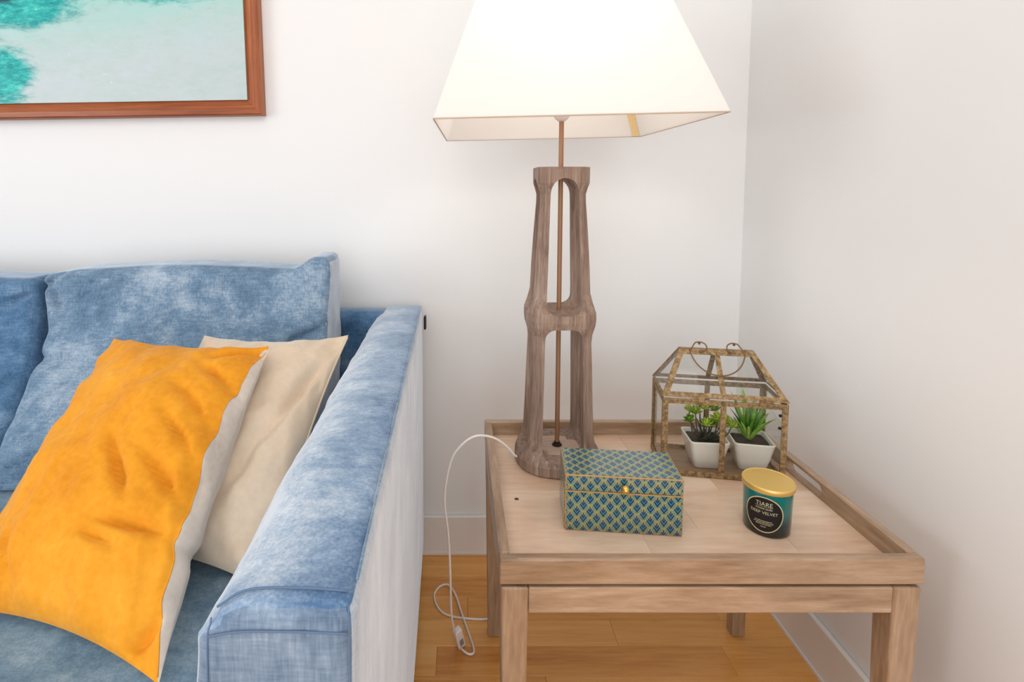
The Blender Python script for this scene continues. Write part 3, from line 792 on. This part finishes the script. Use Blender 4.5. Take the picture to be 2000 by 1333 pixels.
d_ = (Vector((0.006, 1.146, 0.010))-Vector((-0.008, 1.150, 0.050))).normalized()
swo.location = Vector((-0.001, 1.150, 0.030))-LO
swo.rotation_euler = (math.radians(12), math.radians(-20), math.radians(35))
sb = bmesh.new(); box(sb, -0.005, 0.005, -0.0085, -0.0070, -0.018, 0.002)
sbo = mesh_obj('switch_rocker', sb, M['grey_plastic'], cord, bevel=0.0006); sbo.location = swo.location; sbo.rotation_euler = swo.rotation_euler

# ------------------------------------------------------------------ patterned box
bx = empty('jewellery_box', 'small lidded box covered in teal and navy lotus-pattern paper, at the front of the tray', 'box', (0.1697, 0.8540, TS), -0.1017)
BW, BD, BH, LH = 0.1838, 0.0941, 0.0935, 0.0262
def clad(name, z0, z1, parent, top=False):
    bm = bmesh.new(); box(bm, 0, BW, 0, BD, z0, z1); b = mesh_obj(name, bm, M['box_edge'], parent, bevel=0.0008, bseg=1)
    e = 0.0022; t_ = 0.0006
    bm = bmesh.new(); box(bm, e, BW-e*0.6, -t_, 0.0002, z0+e*(0.9 if not top else 0.5), z1-e*0.8); mesh_obj('front_paper', bm, M['print_front'], b)
    bm = bmesh.new(); box(bm, e, BW-e, BD-0.0002, BD+t_, z0+e, z1-e); mesh_obj('rear_paper', bm, M['print_front'], b)
    for x0, x1 in ((-t_, 0.0002), (BW-0.0002, BW+t_)):
        bm = bmesh.new(); box(bm, x0, x1, e, BD-e, z0+e, z1-e); mesh_obj('side_paper', bm, M['print_side'], b)
    if top:
        bm = bmesh.new(); box(bm, e*0.8, BW-e*0.8, e*0.8, BD-e*0.8, z1-0.0002, z1+t_); mesh_obj('top_paper', bm, M['print_top'], b)
    return b
clad('box_body', 0.0, BH-LH-0.0008, bx)
lid = clad('box_lid', BH-LH, BH, bx, True)
bm = bmesh.new(); lathe(bm, [(0.0012, 0.0), (0.0030, 0.001), (0.0058, 0.004), (0.0065, 0.007), (0.0058, 0.0105), (0.0035, 0.0135), (0.0012, 0.0148)], 20)
kn = mesh_obj('knob', bm, M['gold_knob'], lid, (BW*0.502, -0.0098, BH-LH+0.0035), smooth=True); kn.rotation_euler = (math.radians(8), 0, 0)
bm = bmesh.new(); lathe(bm, [(0.0022, 0), (0.0022, 0.0105)], 12)
k2 = mesh_obj('knob_pin', bm, M['gold_knob'], lid, (BW*0.502, 0.0, BH-LH+0.012), smooth=True); k2.rotation_euler = (math.radians(90), 0, 0)

# ------------------------------------------------------------------ candle
cn = empty('scented_candle', 'teal glass candle jar with a gold metal lid and round black label', 'candle', (0.5011, 0.8631, TS))
RJ = 0.0362
bm = bmesh.new(); lathe(bm, [(0.0315, 0.0), (0.0338, 0.0012), (0.0346, 0.004), (0.0350, 0.020), (RJ, 0.070), (RJ, 0.0745)], 64); mesh_obj('jar', bm, M['jar'], cn, smooth=True)
bm = bmesh.new(); lathe(bm, [(0.0382, 0.0715), (0.0388, 0.0722), (0.0388, 0.0795), (0.0381, 0.0806), (0.0372, 0.0806), (0.0362, 0.0800), (0.001, 0.0802)], 72); ld_ = mesh_obj('lid', bm, M['gold_lid'], cn)
for p in ld_.data.polygons: p.use_smooth = p.index < 72*4
LA = math.radians(-90-37)          # the label faces the camera a little to the left
def jar_r(z): return 0.0350 + (RJ-0.0350)*max(0, min(1, (z-0.02)/0.05))
def wrap(u, z, off):
    r = jar_r(z)+off; a = LA + u/0.0356
    return (r*math.cos(a), r*math.sin(a), z)
LC, LR_ = 0.0375, 0.0285
def disc(name, r0, r1, off, mat, parent):
    bm = bmesh.new(); N_ = 64; K = 10 if r0 == 0 else 3; rows = []
    for k in range(K+1):
        r = r0+(r1-r0)*k/K; r = max(r, 0.0002)
        rows.append([bm.verts.new(wrap(r*math.cos(2*PI*i/N_), LC+r*math.sin(2*PI*i/N_)*1.02, off)) for i in range(N_)])
    for a, b in zip(rows, rows[1:]):
        for i in range(N_): bm.faces.new((a[i], a[(i+1) % N_], b[(i+1) % N_], b[i]))
    return mesh_obj(name, bm, mat, parent)
lb = disc('label', 0, LR_, 0.0003, M['label_black'], cn)
disc('label_ring', LR_-0.0015, LR_, 0.0006, M['gold_print'], lb)
def text(s, size, u, z, mat, parent, name='lettering', fit=None):
    c = bpy.data.curves.new('t', 'FONT'); c.body = s; c.size = size; c.align_x = 'CENTER'; c.resolution_u = 3
    o = bpy.data.objects.new('t', c); COL.objects.link(o); bpy.context.view_layer.update()
    me = bpy.data.meshes.new_from_object(o.evaluated_get(bpy.context.evaluated_depsgraph_get()))
    bpy.data.objects.remove(o)
    xs = [v.co.x for v in me.vertices]; k = (fit/(max(xs)-min(xs))) if fit else 1.0
    for v in me.vertices: v.co = wrap(u+v.co.x*k, z+v.co.y, 0.0007)
    me.materials.clear(); me.materials.append(mat)
    o = bpy.data.objects.new(name, me); COL.objects.link(o); o.parent = parent; return o
text('TIARE', 0.0092, 0.0, 0.0520, M['label_print'], lb, fit=0.0235)
text('scented candle', 0.0052, 0.0, 0.0462, M['label_print'], lb, fit=0.0235)
text('DEEP VELVET', 0.0066, 0.0, 0.0385, M['label_print'], lb, fit=0.0390)
bm = bmesh.new()
def strip(u0, u1, z, h):
    N_ = 8; A = [bm.verts.new(wrap(u0+(u1-u0)*i/N_, z, 0.0007)) for i in range(N_+1)]; B = [bm.verts.new(wrap(u0+(u1-u0)*i/N_, z+h, 0.0007)) for i in range(N_+1)]
    for i in range(N_): bm.faces.new((A[i], A[i+1], B[i+1], B[i]))
strip(-0.0125, 0.0125, 0.0506, 0.0004); mesh_obj('underline', bm, M['label_print'], lb); bm = bmesh.new()
# three lines and a fourth short one of print too small to read
for z, wd in ((0.0265, 0.024), (0.0238, 0.028), (0.0211, 0.022), (0.0172, 0.008)):
    u = -wd/2
    while u < wd/2:
        l = random.uniform(0.0012, 0.0042); strip(u, min(u+l, wd/2), z, 0.0011); u += l+0.0006
mesh_obj('small_print', bm, M['label_print'], lb)['kind'] = 'stuff'

# ------------------------------------------------------------------ glass terrarium
te = empty('glass_terrarium', 'house-shaped glass and antique brass terrarium with wire handle, at the back right of the tray', 'terrarium', (0.3893, 1.0305, TS), -0.1728)
GW, GD, GH, GR = 0.2221, 0.1168, 0.1560, 0.2350
RA, RB = 0.0385, 0.1765    # ridge ends
bw, bt = 0.0105, 0.0022
def bar(name, a, b, w_, t_, up=(0, 0, 1), par=None):
    bm = bmesh.new(); beam(bm, a, b, w_, t_, up); return mesh_obj(name, bm, M['old'], par or te, bevel=0.0004, bseg=1)
# L-shaped corner posts of folded sheet
def lpost(x, y, sx, sy):
    bm = bmesh.new()
    box(bm, min(x, x+sx*bw), max(x, x+sx*bw), min(y, y+sy*bt), max(y, y+sy*bt), 0.001, GH-0.004)
    box(bm, min(x, x+sx*bt), max(x, x+sx*bt), min(y+sy*bt, y+sy*bw*0.8), max(y+sy*bt, y+sy*bw*0.8), 0.001, GH-0.004)
    mesh_obj('corner_post', bm, M['old'], te)
for x, sx in ((0, 1), (GW, -1)):
    for y, sy in ((0, 1), (GD, -1)): lpost(x, y, sx, sy)
mx_ = 0.1095
for y in (0.0012, GD-0.0012): bar('mullion', (mx_, y, 0.001), (mx_, y, GH-0.004), bw*0.95, bt, (0, 1, 0))
for y in (0.0012, GD-0.0012):
    bar('rail', (0, y, GH-0.0085), (GW, y, GH-0.0085), bt, 0.010); bar('rail', (0, y, 0.0055), (GW, y, 0.0055), bt+0.001, 0.010)
for x in (0.0012, GW-0.0012):
    bar('rail', (x, 0, GH-0.0085), (x, GD, GH-0.0085), bt, 0.010); bar('rail', (x, 0, 0.0055), (x, GD, 0.0055), bt+0.001, 0.010)
bm = bmesh.new(); box(bm, 0.003, GW-0.003, 0.003, GD-0.003, 0.0006, 0.0030); mesh_obj('base_plate', bm, wood('terrarium_base', [(0.3, (110, 84, 58)), (0.5, (146, 116, 86)), (0.7, (168, 138, 106))], 6, 40, 'X', rough=0.5), te)
# hinged roof
E0 = GH+0.0008
F = [Vector((-0.001, -0.001, E0)), Vector((GW+0.001, -0.001, E0)), Vector((GW+0.001, GD+0.001, E0)), Vector((-0.001, GD+0.001, E0))]
RL, RR = Vector((RA, GD/2, GR)), Vector((RB, GD/2, GR))
RLf, RRf, RLb, RRb = RL+Vector((0, -0.006, -0.0)), RR+Vector((0, -0.006, 0)), RL+Vector((0, 0.006, 0)), RR+Vector((0, 0.006, 0))
rf = bpy.data.objects.new('roof', None); COL.objects.link(rf); rf.parent = te
def flat_strip(name, pts, nrm, t=0.0016, mat='old', par=None):
    """polygon strip with thickness along nrm"""
    bm = bmesh.new(); nrm = Vector(nrm).normalized()*t
    a = [bm.verts.new(p) for p in pts]; b = [bm.verts.new(p-nrm) for p in pts]; bm.faces.new(a); bm.faces.new(b[::-1]); N_ = len(pts)
    for i in range(N_): bm.faces.new((a[i], b[i], b[(i+1) % N_], a[(i+1) % N_]))
    return mesh_obj(name, bm, M[mat], par or rf)
def facet(poly, w_, name_pane=True, mull=None):
    """frame strips along the edges of a planar roof facet plus a glass pane"""
    c = sum(poly, Vector())/len(poly); nrm = (poly[1]-poly[0]).cross(poly[2]-poly[0]).normalized()
    N_ = len(poly); ins = []
    for i in range(N_):
        p = poly[i]; a = (poly[i-1]-p).normalized(); b = (poly[(i+1) % N_]-p).normalized()
        sn = a.cross(b).length; ins.append(p + (a+b)*(w_/sn))
    for i in range(N_):
        j = (i+1) % N_; flat_strip('roof_bar', [poly[i], poly[j], ins[j], ins[i]], nrm)
    flat_strip('pane', [ins[i] - nrm*0.0006 + (c-ins[i])*-0.03 for i in range(N_)], nrm, 0.0004, 'glass')
    if mull:
        a, b = mull; s = (b-a).cross(nrm).normalized()*w_/2
        flat_strip('roof_bar', [a-s+nrm*0.0003, a+s+nrm*0.0003, b+s+nrm*0.0003, b-s+nrm*0.0003], nrm)
facet([F[0], F[1], RRf, RLf], 0.0095, mull=(Vector((mx_, -0.0005, E0)), Vector(((RA+RB)/2, GD/2-0.006, GR))))
facet([F[2], F[3], RLb, RRb], 0.0095, mull=(Vector((mx_, GD+0.0005, E0)), Vector(((RA+RB)/2, GD/2+0.006, GR))))
facet([F[3], F[0], RLf, RLb], 0.0050); facet([F[1], F[2], RRb, RRf], 0.0050)
flat_strip('ridge_strip', [RLf+Vector((0, 0, .0008)), RRf+Vector((0, 0, .0008)), RRb+Vector((0, 0, .0008)), RLb+Vector((0, 0, .0008))], (0, 0, 1), 0.0022)
def pane(dims):
    bm = bmesh.new(); box(bm, *dims); mesh_obj('pane', bm, M['glass'], te)
for y0 in (0.0030, GD-0.0036):
    pane((0.0035, mx_-0.003, y0, y0+0.0006, 0.006, GH-0.008)); pane((mx_+0.003, GW-0.0035, y0, y0+0.0006, 0.006, GH-0.008))
for x0 in (0.0030, GW-0.0036): pane((x0, x0+0.0006, 0.0045, GD-0.0045, 0.006, GH-0.008))
for x in (0.052, 0.172):
    bm = bmesh.new(); box(bm, x, x+0.022, -0.0022, -0.0002, GH-0.007, GH+0.0035)
    lathe(bm, [(0.0014, x-0.001), (0.0014, x+0.023)], 10)
    for v in bm.verts[8:]: v.co = Vector((v.co.z, -0.0020+v.co.x, GH-0.0005+v.co.y))
    mesh_obj('hinge', bm, M['old'], te)
# lugs and bail handle resting on the front slope
slope = (Vector((0, -0.001, E0))-Vector((0, GD/2-0.006, GR))).normalized(); slope.x = 0
H0 = Vector(((RA+RB)/2, GD/2-0.001, GR+0.007))
lugx = (0.0765, 0.1408)
for x in lugx:
    bm = bmesh.new(); beam(bm, (x, GD/2, GR), (x, GD/2, GR+0.009), 0.003, 0.002)
    bmesh.ops.create_icosphere(bm, subdivisions=2, radius=0.0026, matrix=Matrix.Translation((x, GD/2, GR+0.011)))
    mesh_obj('handle_lug', bm, M['wire'], rf)
nrmS = Vector((0, slope.z*-1, slope.y)).normalized();  nrmS = Vector((0, slope.z, -slope.y)); nrmS = nrmS if nrmS.z > 0 else -nrmS
def hp(du, ds, dn=0.0): return Vector((H0.x+du, H0.y, H0.z)) + slope*ds + nrmS*dn
hw_ = 0.0505
pts = []
cxl = lugx[0]-H0.x; cxr = lugx[1]-H0.x
curl = lambda c, sg: [hp(c + sg*0.0125*math.cos(a), -0.001 + 0.0085*math.sin(a), 0.0015+0.0012*math.cos(a)) for a in [PI*(1.9 - 0.16*k) for k in range(11)]]
Lc = [hp(cxl + 0.0125*math.cos(a), 0.004 - 0.010*math.sin(a), 0.004) for a in [-0.95*PI*0.6 + 0.17*PI*k for k in range(9)]]
arcpts = [hp(-hw_*math.cos(t), 0.006 + 0.054*math.sin(t), 0.004) for t in [PI*k/20 for k in range(21)]]
Rc = [Vector((2*H0.x-p.x, p.y, p.z)) for p in Lc[::-1]]
bm = bmesh.new(); tube(bm, smooth_path(Lc + arcpts[1:-1] + Rc, 4), 0.00125, 8); mesh_obj('handle', bm, M['wire'], rf, smooth=True)
for z in (0.118, 0.126):
    bm = bmesh.new(); bmesh.ops.create_icosphere(bm, subdivisions=2, radius=0.003, matrix=Matrix.Translation((GW-0.0125, 0.004, z-0.012 if z < 0.12 else z+0.004))); mesh_obj('solder_bead', bm, M['dark_metal'], te, smooth=True)

# ------------------------------------------------------------------ the two potted succulents inside the terrarium
Rt = Matrix.Rotation(-0.1728, 4, 'Z'); TO = Vector((0.3893, 1.0305, TS))
def tw(x, y, z): return TO + Rt @ Vector((x, y, z))
def pot_mesh():
    def sq(hw, r, z, n=6):
        out = []
        for q, (sx, sy) in enumerate(((1, 1), (-1, 1), (-1, -1), (1, -1))):
            for k in range(n+1):
                a = q*PI/2 + PI/2*k/n; out.append((sx*(hw-r)+r*math.cos(a), sy*(hw-r)+r*math.sin(a), z))
        return out
    bm = bmesh.new(); sec = [(0.0235, 0.006, 0.0), (0.0255, 0.007, 0.0015), (0.0300, 0.008, 0.020), (0.0345, 0.008, 0.042), (0.0368, 0.008, 0.0535), (0.0375, 0.008, 0.0560),
                             (0.0370, 0.0075, 0.0572), (0.0345, 0.006, 0.0572), (0.0338, 0.006, 0.0560), (0.0325, 0.006, 0.047), (0.026, 0.005, 0.02)]
    rings = [[bm.verts.new(p) for p in sq(*s)] for s in sec]; n = len(rings[0])
    for a, b in zip(rings, rings[1:]):
        for k in range(n): bm.faces.new((a[k], a[(k+1) % n], b[(k+1) % n], b[k]))
    bm.faces.new(rings[0][::-1]); bm.faces.new(rings[-1]); return bm
def soil_mesh():
    bm = bmesh.new(); N_ = 16; g = []
    for j in range(N_+1):
        g.append([bm.verts.new((0.0325*(-1+2*i/N_)*(1-0.08*((-1+2*i/N_)*(-1+2*j/N_))**2), 0.0325*(-1+2*j/N_)*(1-0.08*((-1+2*i/N_)*(-1+2*j/N_))**2), 0.0485+0.002*fbm((i*0.3, j*0.3, 0), 1.0)+0.0015*random.random())) for i in range(N_+1)])
    for j in range(N_):
        for i in range(N_): bm.faces.new((g[j][i], g[j][i+1], g[j+1][i+1], g[j+1][i]))
    ex = bmesh.ops.extrude_face_region(bm, geom=bm.faces[:])
    for v in ex['geom']:
        if isinstance(v, bmesh.types.BMVert): v.co.z = 0.040
    return bm
p1 = empty('potted_succulent', 'white square pot of small green-yellow rosettes on dark stems, left pot inside the terrarium', 'plant', tw(0.0565+0.036, 0.0575, 0.0031), -0.10)
p2 = empty('potted_succulent', 'white square pot with a spiky green aloe, right pot inside the terrarium', 'plant', tw(0.1785, 0.0640, 0.0031), -0.20)
for p in (p1, p2):
    mesh_obj('pot', pot_mesh(), M['ceramic'], p, smooth=False, bevel=0.0)
    mesh_obj('soil', soil_mesh(), M['soil'], p, smooth=True)
for o in COL.objects:
    if o.name.startswith('pot') and o.type == 'MESH':
        for f in o.data.polygons: f.use_smooth = True
def leaf_mesh(L, Wd, curve, thick=0.0012, nseg=9, cup=0.25):
    """lanceolate leaf growing along +x, bending up by curve"""
    bm = bmesh.new(); rows = []
    for i in range(nseg+1):
        t = i/nseg; wdt = Wd*(0.55+0.9*t)*(1-t**2.2)**0.8 if t < 1 else 0.0; wdt = max(wdt, 0.00015)
        a = curve*t; x = L*(math.sin(a)/curve if curve else t); z = L*((1-math.cos(a))/curve if curve else 0)
        up = Vector((-math.sin(a), 0, math.cos(a))); c = Vector((x, 0, z)); th_ = thick*(1-t*0.8)
        rows.append([bm.verts.new(c+Vector((0, -wdt, 0))+up*wdt*cup), bm.verts.new(c-up*th_), bm.verts.new(c+Vector((0, wdt, 0))+up*wdt*cup), bm.verts.new(c+up*th_*0.2)])
    for a, b in zip(rows, rows[1:]):
        for k in range(4): bm.faces.new((a[k], a[(k+1) % 4], b[(k+1) % 4], b[k]))
    bm.faces.new(rows[0]); bm.faces.new(rows[-1][::-1]); return bm
# aloe: leaves share three meshes
protos = []
for L, Wd, cv_ in ((0.094, 0.0066, -0.25), (0.072, 0.0066, -0.40), (0.054, 0.0056, -0.20)):
    protos.append(mesh_obj('leaf', leaf_mesh(L, Wd, cv_), M['aloe'], p2, smooth=True))
cnt = 0
for k in range(30):
    ring = 0 if k < 8 else (1 if k < 19 else 2)
    src = protos[(0, 1, 2)[ring]]
    o = src if cnt < 3 and False else src.copy()
    COL.objects.link(o) if o.name not in COL.objects else None
    o.parent = p2; az = k*2.399963; el = (math.radians(80), math.radians(66), math.radians(55))[ring] + random.uniform(-.1, .1)
    o.location = (0.004*math.cos(az), 0.006+0.004*math.sin(az), 0.050); o.rotation_euler = (random.uniform(-.2, .2), -el, az); o.scale = (random.uniform(.86, 1.06),)*3
    cnt += 1
for o in protos: bpy.data.objects.remove(o)
# rosette plant
ros = bmesh.new()
tmp = []
for k in range(20):
    az = k*2.399963; el = (0.20, 0.55, 0.95, 1.25)[min(3, (19-k)//6)]
    lb_ = leaf_mesh(0.0125, 0.0038, 0.5, 0.0008, 4, 0.2)
    Mx = Matrix.Rotation(az, 4, 'Z') @ Matrix.Rotation(-el, 4, 'Y'); me_ = bpy.data.meshes.new('t'); lb_.to_mesh(me_); lb_.free(); me_.transform(Mx); ros.from_mesh(me_); bpy.data.meshes.remove(me_)
r0 = mesh_obj('rosette', ros, M['rosette'], p1, smooth=True)
heads = [(-0.034, -0.018, 0.092, 1.0), (-0.018, 0.004, 0.100, 1.1), (-0.004, -0.020, 0.084, 1.15), (0.020, -0.012, 0.092, 1.25), (0.034, -0.004, 0.088, 1.1), (0.003, 0.016, 0.104, 1.1),
         (-0.008, 0.010, 0.118, 1.2), (0.026, 0.022, 0.100, 1.1), (0.047, -0.012, 0.082, 0.8), (-0.024, 0.024, 0.096, 0.9), (0.012, -0.002, 0.078, 0.9)]
for i, (x, y, z, s) in enumerate(heads):
    o = r0 if i == 0 else r0.copy()
    if i: COL.objects.link(o)
    o.parent = p1; o.location = (x, y, z); o.scale = (s*1.25,)*3; o.rotation_euler = (y*-6, x*10, i*1.3)
    bm = bmesh.new(); b0 = Vector((x*0.35, y*0.35+0.002, 0.047)); t0 = Vector((x, y, z))
    tube(bm, smooth_path([b0, (b0+t0)/2+Vector((x*0.12, y*0.12, -0.004)), t0], 5), 0.0014, 6, 0.0010); mesh_obj('stem', bm, M['stem'], p1, smooth=True)
for i in range(9):
    bm = bmesh.new(); a = i*0.7; b0 = Vector((0.012*math.cos(a), 0.010*math.sin(a), 0.047)); t0 = b0 + Vector((0.016*math.cos(a*1.7), 0.012*math.sin(a*1.3), 0.026+0.010*math.sin(i)))
    tube(bm, [b0, (b0+t0)/2, t0], 0.0024, 6, 0.0008); mesh_obj('stem', bm, M['stem'], p1, smooth=True)
